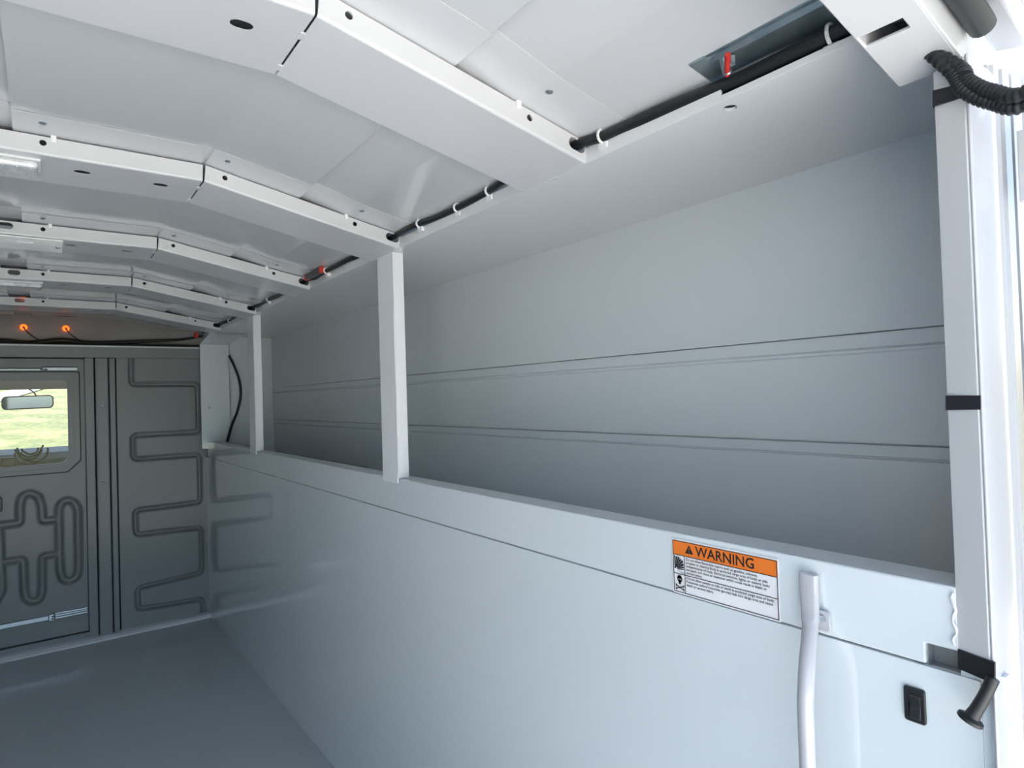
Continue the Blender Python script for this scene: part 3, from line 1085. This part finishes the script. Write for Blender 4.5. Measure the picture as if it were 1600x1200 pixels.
# ================================================================ CABLE ALONG THE CEILING EDGE
cb = empty('harness_cable', (0.985, 2.8, 0.56), 'black wiring harness running along the ceiling edge through all the ribs', 'cable')
random.seed(9)
path = []
y = 0.42
while y < 5.3:
    bx_ = 0.0
    for ry in RIBY:
        if ry - 0.04 < y < ry + RW + 0.03:
            bx_ = 1
    base_x = 0.985 if bx_ else 0.992
    w = (0.006 * math.sin(y * 9.0) + 0.003 * math.sin(y * 23)) * (0.25 if y < 1.1 else 1.0)
    zz = ze(y) + 0.034 + 0.01 * 1 + (0.0 if bx_ else 0.003 * math.sin(y * 11))
    if y < 1.0:
        f_ = min(max((1.0 - y) / 0.35, 0), 1)
        zz = zz + (0.552 - zz) * f_
        base_x = base_x + (1.008 - base_x) * f_
    path.append((base_x + (0 if bx_ else w), y, zz))
    y += 0.055
rads = [0.0135 if p[1] < 0.9 else (0.0115 if p[1] < 1.1 else 0.0095) for p in path]
tube('harness', path, rads, M['rubber'], cb, seg=10, sub=3)
for yy in (0.945, 1.40, 1.56, 1.82, 2.62, 3.52, 4.45, 0.49):
    i = min(range(len(path)), key=lambda q: abs(path[q][1] - yy))
    c = path[i]
    rr = rads[i] + 0.003
    ring = [(c[0] + rr * math.cos(t), c[1], c[2] + rr * math.sin(t)) for t in [math.pi * 2 * q / 12 for q in range(13)]]
    P1, F1 = tube_geo(ring, 0.0032, 6)
    joined('clip', [(P1, F1), (boxpts(c[0] - 0.002, 1.002, c[1] - 0.012, c[1] + 0.012, c[2] - rr - 0.012, c[2] - rr + 0.001), BOXF)], M['clip'], cb)

# second thin wire lying in the lip beside the steel channel
wv = tube('spare_wire', [(1.03, 0.40, 0.537), (1.025, 0.52, 0.535), (1.018, 0.62, 0.536), (1.022, 0.70, 0.538), (1.03, 0.85, 0.54)], 0.005, M['rubber'], seg=8)
tag(wv, 'thin black wire beside the thick harness near the steel channel', 'wire')

# steel channel with red-taped rod end
gc = empty('steel_channel', (0.98, 0.53, 0.58), 'galvanised steel channel on the ceiling beside the header', 'bracket')
chp = [(0.946, 0.585), (0.948, 0.581), (0.956, 0.581), (0.962, 0.573), (1.03, 0.567), (1.073, 0.562), (1.073, 0.567), (0.965, 0.579), (0.958, 0.586)]
prism('channel', [(a, b + 0.006) for a, b in chp], lambda a, b, t: (a, t, b), 0.40, 0.668, M['galv'], gc, bevel=0.0006)
prism('end_tab', [(0.945, 0.585), (1.02, 0.572), (1.02, 0.568), (0.945, 0.581)], lambda a, b, t: (a, t, b + 0.004), 0.668, 0.70, M['galv'], gc)
b0 = onz(1137, 102, 0.563)
tube('rod_end', [(b0[0] - 0.004, b0[1] + 0.004, 0.578), (b0[0] + 0.010, b0[1] + 0.006, 0.552)], 0.009, M['galv'], gc, smooth_path=False, seg=12)
t0, t1 = onz(1137, 86, 0.563), onz(1136, 114, 0.556)
tube('red_tape', [(t0[0], t0[1], 0.564), ((t0[0] + t1[0]) / 2, (t0[1] + t1[1]) / 2, 0.558), (t1[0], t1[1], 0.553)], 0.0052, M['red'], gc, seg=8, sub=3)
n0 = onz(1143, 96, 0.562)
tube('nut', [(n0[0], n0[1], 0.570), (n0[0], n0[1], 0.556)], 0.007, M['galv'], gc, smooth_path=False, seg=6)

# connector with red ends at the third rib
cn = empty('wire_connector', (0.98, 2.75, 0.55), 'grey wire connector with red ends beside the third rib', 'connector')
ya, yb_ = 2.845, 2.60
za = ze(2.7) + 0.058
box('body', 0.955, 0.978, yb_ + 0.03, ya - 0.03, za - 0.024, za, M['dash'], cn, bevel=0.003)
for yy in (yb_ + 0.02, ya - 0.035):
    box('red_band', 0.954, 0.979, yy, yy + 0.014, za - 0.026, za + 0.001, M['red'], cn, bevel=0.002)
pg = box('red_connector', *(ony(306, 520, 5.1)[0] - 0.01, ony(306, 520, 5.1)[0] + 0.012), 5.08, 5.12, ony(306, 528, 5.1)[2], ony(306, 519, 5.1)[2], M['red'], bevel=0.003)
tag(pg, 'small red wire connector above the bulkhead header', 'connector')

# ================================================================ LAMPS UNDER THE RIBS
def dome(y, label, halfx, y0, y1):
    e = empty('dome_light', (CX, y, zc(y)), label, 'lamp', 'dome lights')
    z = zc(y)
    box('base', CX - halfx, CX + halfx, y + y0, y + y1, z - 0.006, z, M['clip'], e, bevel=0.001)
    ln = box('lens', CX - halfx + 0.006, CX + halfx - 0.006, y + y0 + 0.006, y + y1 - 0.006, z - 0.024, z - 0.005, M['lens'], e, bevel=0.006)
    for k in range(7):
        xx = CX - halfx + 0.02 + (2 * halfx - 0.04) * k / 6
        box('lens_rib', xx - 0.002, xx + 0.002, y + y0 + 0.01, y + y1 - 0.01, z - 0.026, z - 0.023, M['lens'], ln)


dome(RIBY[1], 'clear rectangular dome light under the second roof rib', 0.105, 0.035, 0.135)
dome(RIBY[3], 'clear rectangular dome light under the fourth roof rib', 0.11, 0.06, 0.18)
cvp = empty('cover_plate', (CX, 3.0, zc(2.9)), 'flat cover plate under the third roof rib, whitened to look brightly lit', 'plate')
vs, fs = plate_geo(rect(-0.17, 0.17, 2.886, 3.10), [stadium(-0.045 + 0.1, 2.955, 0.02, 0.01), stadium(-0.055, 2.955, 0.02, 0.01)], 0.004)
cmesh('sheet', [(CX + p, q, zc(2.9) - 0.003 + r) for p, q, r in vs], fs, M['alu_mirror'], cvp)
for sx in (-1, 1):
    tube('screw', [(CX + sx * 0.155, 3.0, zc(2.9) - 0.008), (CX + sx * 0.155, 3.0, zc(2.9) - 0.004)], 0.007, M['alu'], cvp, smooth_path=False)

# orange marker lamps in the end cap, each with its wire
for k, (u, v, lab) in enumerate(((37, 511, 'round orange marker lamp above the bulkhead header, left of the visible pair'),
                                 (103, 513, 'round orange marker lamp above the bulkhead header, right of the visible pair'))):
    p = ony(u, v, 5.43)
    ml = empty('marker_lamp', p, lab, 'lamp', 'orange marker lamps')
    vs = [(p[0] + r * math.cos(t), p[1] - d, p[2] + r * math.sin(t)) for r, d in ((0.021, -0.06), (0.021, 0.0), (0.017, 0.008), (0.008, 0.01)) for t in [2 * math.pi * q / 16 for q in range(16)]]
    fs = [(j * 16 + q, j * 16 + (q + 1) % 16, (j + 1) * 16 + (q + 1) % 16, (j + 1) * 16 + q) for j in range(3) for q in range(16)] + [tuple(range(48, 64))]
    cmesh('lens', vs, fs, M['amber'], ml, smooth=True)
    tube('socket', [(p[0], p[1] - 0.008, p[2] - 0.002), (p[0], p[1] - 0.016, p[2] - 0.004)], 0.007, M['red'], ml, smooth_path=False)
    q1, q2, q3 = ony(u + 6, v + 8, 5.42), ony(u + 22, v + 19, 5.41), ony(u + 45, v + 24, 5.41)
    tube('lead', [(p[0], p[1] - 0.016, p[2] - 0.004), q1, q2, q3], 0.004, M['rubber'], ml, seg=6)

# loose harness lying on top of the header
pts = [ony(u, v, 5.38) for u, v in ((-40, 534), (0, 533), (45, 536), (95, 532), (140, 536), (190, 535), (230, 533), (280, 531), (318, 525))]
hb_ = tube('header_harness', pts, [0.02, 0.02, 0.018, 0.019, 0.016, 0.015, 0.012, 0.009, 0.008], M['rubber'], seg=8)
tag(hb_, 'black wires lying along the top of the bulkhead header', 'wire')
aw = tube('cap_hook', [ony(u, v, 5.50) for u, v in ((80, 490), (92, 493), (115, 494), (135, 493), (141, 491))], 0.006, M['seal'], seg=6)
tag(aw, 'thin dark bowed wire on the roof end cap', 'wire')

# ================================================================ THINGS ON THE SILL RAIL
# warning label
LW, LH = 0.2215, 0.101
wlb = empty('warning_label', (0.999, 0.708, -0.398), 'orange and white WARNING sticker on the sill rail left of the grab handle', 'label')
LO = (0.9985, 0.8185, -0.3975)      # lower left corner seen from the aisle


def lab(vs, lift):
    return [(LO[0] - lift, LO[1] - a, LO[2] + b) for a, b, *_ in vs]


def labplate(name, ol, holes, material, lift, t=0.0006):
    vs, fs = plate_geo(ol, holes, t)
    return cmesh(name, [(LO[0] - lift - c, LO[1] - a, LO[2] + b) for a, b, c in vs], fs, material, wlb)


labplate('backing', rrect(-0.003, LW + 0.003, -0.003, LH + 0.003, 0.002), [], M['label'], 0.0002)
labplate('orange_band', rect(0, LW, LH - 0.0275, LH), [], M['orange'], 0.0009)
lw = 0.0012
labplate('border', rect(0, LW, 0, LH), [rect(lw, LW - lw, lw, LH - lw)], M['ink'], 0.0016)
labplate('rule', rect(lw, LW - lw, LH - 0.0287, LH - 0.0275), [], M['ink'], 0.0016)
labplate('rule', rect(0.0275, LW - lw, 0.0355, 0.0366), [], M['ink'], 0.0016)
labplate('rule', rect(lw, 0.0275, 0.0355, 0.0366), [], M['ink'], 0.0016)
labplate('rule', rect(0.0268, 0.0279, lw, LH - 0.0285), [], M['ink'], 0.0016)
# heading
vs, fs = text_geo('WARNING', 0.0265, bold=True)
wmax = max(v[0] for v in vs)
sx = 0.124 / wmax
cmesh('heading', lab([(0.054 + v[0] * sx, LH - 0.0228 + v[1]) for v in vs], 0.0017), fs, M['ink'], wlb)
# alert triangle with its exclamation mark cut out
labplate('alert_triangle', [(0.0300, LH - 0.0215), (0.0485, LH - 0.0215), (0.0397, LH - 0.0055), (0.0388, LH - 0.0055)],
         [[(0.0386, LH - 0.0165), (0.0399, LH - 0.0165), (0.0402, LH - 0.0098), (0.0383, LH - 0.0098)], circ(0.03925, LH - 0.0187, 0.0011, n=8)], M['ink'], 0.0016)
# body text
lines1 = ['Do not allow flammable vapors such as gasoline, solvents,', 'propane or cleaning fluids in enclosed cargo area of body or side',
          'compartments of body. Electrical switches, lights, or electric locks', 'can spark and cause an explosion which could result in death or', 'serious injury.']
lines2 = ['Do not allow people to ride or work in enclosed cargo area of body.', 'Poisonous carbon monoxide gas may leak into cargo area and cause', 'death or serious injury.']
chunks = []
for k, ln in enumerate(lines1):
    chunks.append((text_geo(ln, 0.0066, bold=True), 0.0305, LH - 0.0355 - k * 0.00655))
for k, ln in enumerate(lines2):
    chunks.append((text_geo(ln, 0.0066, bold=True), 0.0305, 0.0290 - k * 0.0066))
wid = max(max(v[0] for v in c[0][0]) for c in chunks)
kx = 0.184 / wid
joined('body_text', [(lab([(x0 + v[0] * kx, z0 + v[1]) for v in c[0]], 0.0017), c[1]) for c, x0, z0 in chunks], M['ink'], wlb)
# explosion pictogram: debris streaks fanning from the lower left
ch = []
for k, (ang, r0, r1, w) in enumerate(((8, .006, .021, .0010), (20, .005, .022, .0016), (33, .006, .024, .0022), (46, .007, .027, .0022), (58, .006, .026, .0020),
                                      (70, .006, .027, .0022), (82, .006, .026, .0018), (94, .007, .027, .0022), (-14, .007, .022, .0008))):
    t = math.radians(ang)
    c, s = math.cos(t), math.sin(t)
    ox, oz = 0.0045, 0.0435
    quad = [(ox + r0 * c + w * .35 * s, oz + r0 * s - w * .35 * c), (ox + r1 * c + w * s, oz + r1 * s - w * c), (ox + r1 * c - w * s, oz + r1 * s + w * c), (ox + r0 * c - w * .35 * s, oz + r0 * s + w * .35 * c)]
    quad = [(min(max(a, 0.0025), 0.0258), min(max(b, 0.038), 0.0712)) for a, b in quad]
    ch.append((lab(quad, 0.0017), [(0, 1, 2, 3)]))
ch.append((lab(circ(0.0048, 0.0475, 0.0022), 0.0017), [tuple(range(16))]))
joined('explosion_pictogram', ch, M['ink'], wlb)
# skull and crossbones
ch = []
sk = plate_geo(circ(0.0145, 0.0265, 0.0062, 0.0070, 18), [circ(0.0122, 0.0255, 0.0015, 0.0017, 8), circ(0.0168, 0.0255, 0.0015, 0.0017, 8)], 0.0004)
ch.append((lab(sk[0], 0.0017), sk[1]))
ch.append((lab(rect(0.0118, 0.0172, 0.0160, 0.0205), 0.0017), [(0, 1, 2, 3)]))
for d in (1, -1):
    pts = [(0.0055, 0.0095 - 0.0035 * d), (0.0235, 0.0095 + 0.0035 * d)]
    nrm = 0.0011
    ch.append((lab([(pts[0][0], pts[0][1] - nrm), (pts[1][0], pts[1][1] - nrm), (pts[1][0], pts[1][1] + nrm), (pts[0][0], pts[0][1] + nrm)], 0.0017), [(0, 1, 2, 3)]))
    for p in pts:
        for dz in (-0.0012, 0.0012):
            ch.append((lab(circ(p[0], p[1] + dz, 0.0014, n=8), 0.0017), [tuple(range(8))]))
joined('skull_pictogram', ch, M['ink'], wlb)

# grab handle: flattened top end screwed to the rail, tube bending away and down
gh = empty('grab_handle', (0.95, 0.52, -1.3), 'bent white tubular grab handle fixed to the sill rail by the label', 'handle')


def loft(name, rings, material, parent):
    k = len(rings[0])
    P = [p for r in rings for p in r]
    Fc = [(j * k + i, j * k + (i + 1) % k, (j + 1) * k + (i + 1) % k, (j + 1) * k + i) for j in range(len(rings) - 1) for i in range(k)]
    Fc += [tuple(range(k - 1, -1, -1)), tuple((len(rings) - 1) * k + i for i in range(k))]
    return cmesh(name, P, Fc, material, parent, smooth=True, auto=55)


cl = [(0.990, 0.5385, -0.3045), (0.990, 0.5385, -0.315), (0.989, 0.5375, -0.340), (0.986, 0.5355, -0.365), (0.977, 0.532, -0.385), (0.962, 0.527, -0.405),
      (0.944, 0.5215, -0.432), (0.934, 0.519, -0.462), (0.930, 0.519, -0.50), (0.930, 0.519, -0.60), (0.930, 0.519, -1.15), (0.934, 0.519, -1.19), (0.95, 0.521, -1.22),
      (0.977, 0.525, -1.25), (0.988, 0.53, -1.28), (0.990, 0.53, -1.32)]
hwid = [0.0150, 0.0150, 0.0145, 0.0135, 0.0125, 0.0122, 0.0122, 0.0122, 0.0122, 0.0122, 0.0122, 0.0122, 0.0122, 0.0125, 0.014, 0.015]
hthk = [0.0075, 0.0075, 0.0075, 0.0085, 0.0105, 0.0120, 0.0122, 0.0122, 0.0122, 0.0122, 0.0122, 0.0122, 0.012, 0.0105, 0.0075, 0.0075]
fine = catmull(cl, 5)
tt = np.linspace(0, len(cl) - 1, len(fine))
fw = np.interp(tt, range(len(cl)), hwid)
ft = np.interp(tt, range(len(cl)), hthk)
rings = []
for i, p in enumerate(fine):
    d = fine[min(i + 1, len(fine) - 1)] - fine[max(i - 1, 0)]
    d /= np.linalg.norm(d)
    a = np.array([0, 1.0, 0]) - d * d[1]
    a /= np.linalg.norm(a)
    b = np.cross(d, a)
    ex = 0.5 if abs(fw[i] - ft[i]) > 0.003 else 1.0
    ring = []
    for q in range(16):
        t = 2 * math.pi * q / 16
        ca, sa = math.cos(t), math.sin(t)
        ca = math.copysign(abs(ca) ** ex, ca)
        sa = math.copysign(abs(sa) ** ex, sa)
        ring.append(tuple(p + fw[i] * ca * a + ft[i] * sa * b))
    rings.append(ring)
loft('tube', rings, M['body'], gh)
plate('screw_tab', rrect(-0.012, 0.012, -0.02, 0.012, 0.006), [circ(0, 0.0, 0.003, n=8)], 0.006, (0.995, 0.521, -0.372), (0, -1, 0), (0, 0, 1), M['body'], gh, bevel=0.001)
tube('screw', [(0.993, 0.519, -0.372), (0.989, 0.519, -0.372)], 0.0055, M['alu'], gh, smooth_path=False)

# rocker switch
sw = empty('rocker_switch', (1.0, 0.392, -0.488), 'black rocker switch set into the white wall below the notch', 'switch')
prism('bezel', rrect(0.378, 0.406, -0.4880, -0.4385, 0.004), lambda a, b, t: (t, a, b), 0.995, 1.0, M['plastic'], sw, bevel=0.001)
prism('rocker', [(0.995, -0.483), (0.9895, -0.479), (0.9935, -0.462), (0.991, -0.449), (0.995, -0.446)], lambda a, b, t: (a, t, b), 0.3825, 0.398, M['rubber'], sw, bevel=0.001)

# rubber hold-back: strap round the corner and a toggle with a cupped end
st_ = empty('hold_back_strap', (0.98, 0.315, -0.47), 'black rubber hold-back strap with a cupped toggle at the door jamb', 'strap')
a0, a1 = onx(1496, 1014, 0.9975), onx(1496, 1045, 0.9975)
b0_, b1_ = onx(1554, 1036, 0.9755), onx(1554, 1070, 0.9755)
hexa('strap', [a1, b1_, (b1_[0] + 0.006, b1_[1], b1_[2]), (a1[0] + 0.004, a1[1], a1[2])],
     [a0, b0_, (b0_[0] + 0.006, b0_[1], b0_[2]), (a0[0] + 0.004, a0[1], a0[2])], M['rubber'], st_, bevel=0.0008)
e0, e1, e2 = onx(1552, 1060, 0.972), onx(1537, 1090, 0.967), onx(1521, 1116, 0.962)
tube('toggle', [e0, e1, e2], [0.0075, 0.0076, 0.0082], M['rubber'], st_, seg=12)
e2 = np.array(e2)
ax = e2 - np.array(e1)
ax /= np.linalg.norm(ax)
tube('cup', [e2 - ax * 0.006, e2 + ax * 0.003, e2 + ax * 0.006, e2 + ax * 0.0095, e2 + ax * 0.0105, e2 + ax * 0.003], [0.0078, 0.0090, 0.0150, 0.0155, 0.0145, 0.006], M['rubber'], st_, seg=16, smooth_path=False)

# two bands of black tape around the corner facing
for k, (u0, v0, v1, u1, w0, w1, lab_) in enumerate(((1459, 141, 166, 1512, 128, 150, 'black tape band around the corner strip just under the header'),
                                                    (1479, 618, 641, 1532, 618, 640, 'black tape band around the corner strip at half height'))):
    tb = empty('tape_band', onx(u0, v1, 0.995), lab_, 'tape', 'black tape bands')
    p = [onx(u0, v0, 0.9955), onx(u0, v1, 0.9955), onx(u1, w1, 0.9815), onx(u1, w0, 0.9815)]
    hexa('wrap', [p[1], p[2], (p[2][0] + 0.0015, p[2][1], p[2][2]), (p[1][0] + 0.0015, p[1][1], p[1][2])],
         [p[0], p[3], (p[3][0] + 0.0015, p[3][1], p[3][2]), (p[0][0] + 0.0015, p[0][1], p[0][2])], M['tape'], tb)
    q = [p[0], p[1]]
    hexa('turned_edge', [p[1], (p[1][0] + 0.02, p[1][1] + 0.0015, p[1][2]), (p[1][0] + 0.02, p[1][1] + 0.003, p[1][2]), (p[1][0], p[1][1] + 0.0015, p[1][2])],
         [p[0], (p[0][0] + 0.02, p[0][1] + 0.0015, p[0][2]), (p[0][0] + 0.02, p[0][1] + 0.003, p[0][2]), (p[0][0], p[0][1] + 0.0015, p[0][2])], M['tape'], tb)
jw = tube('jamb_cable', [onx(1533, 660, 0.9985), onx(1535, 720, 0.9965), onx(1538, 790, 0.9985), onx(1542, 880, 1.0005)], 0.0035, M['rubber'], seg=8)
tag(jw, 'thin black cable peeking out between corner strip and jamb', 'cable')

# corrugated conduit leaving under the header end, two lengths side by side
cd = empty('corrugated_conduit', (1.0, 0.28, 0.39), 'pair of black corrugated cable conduits crossing the top of the jamb', 'conduit')
for k, off in enumerate((0.0, 0.0135)):
    ctl = [(0.985 + off * 0.3, 0.340, 0.462), onx(1489 + k * 12, 114 - k * 6, 0.972), onx(1506 + k * 6, 141 - k * 15, 0.966), onx(1550, 160 - k * 17, 0.962 - off * 0.5),
           onx(1608, 161 - k * 19, 0.958 - off), (0.97 - off, 0.14, 0.375 + k * 0.014), (1.05 - off, 0.03, 0.34 + k * 0.014)]
    fine = catmull(ctl, 26)
    rad = [0.0082 + (0.0014 if (i // 2) % 2 else 0.0) for i in range(len(fine))]
    tube('conduit', fine, rad, M['rubber'], cd, seg=12, smooth_path=False)
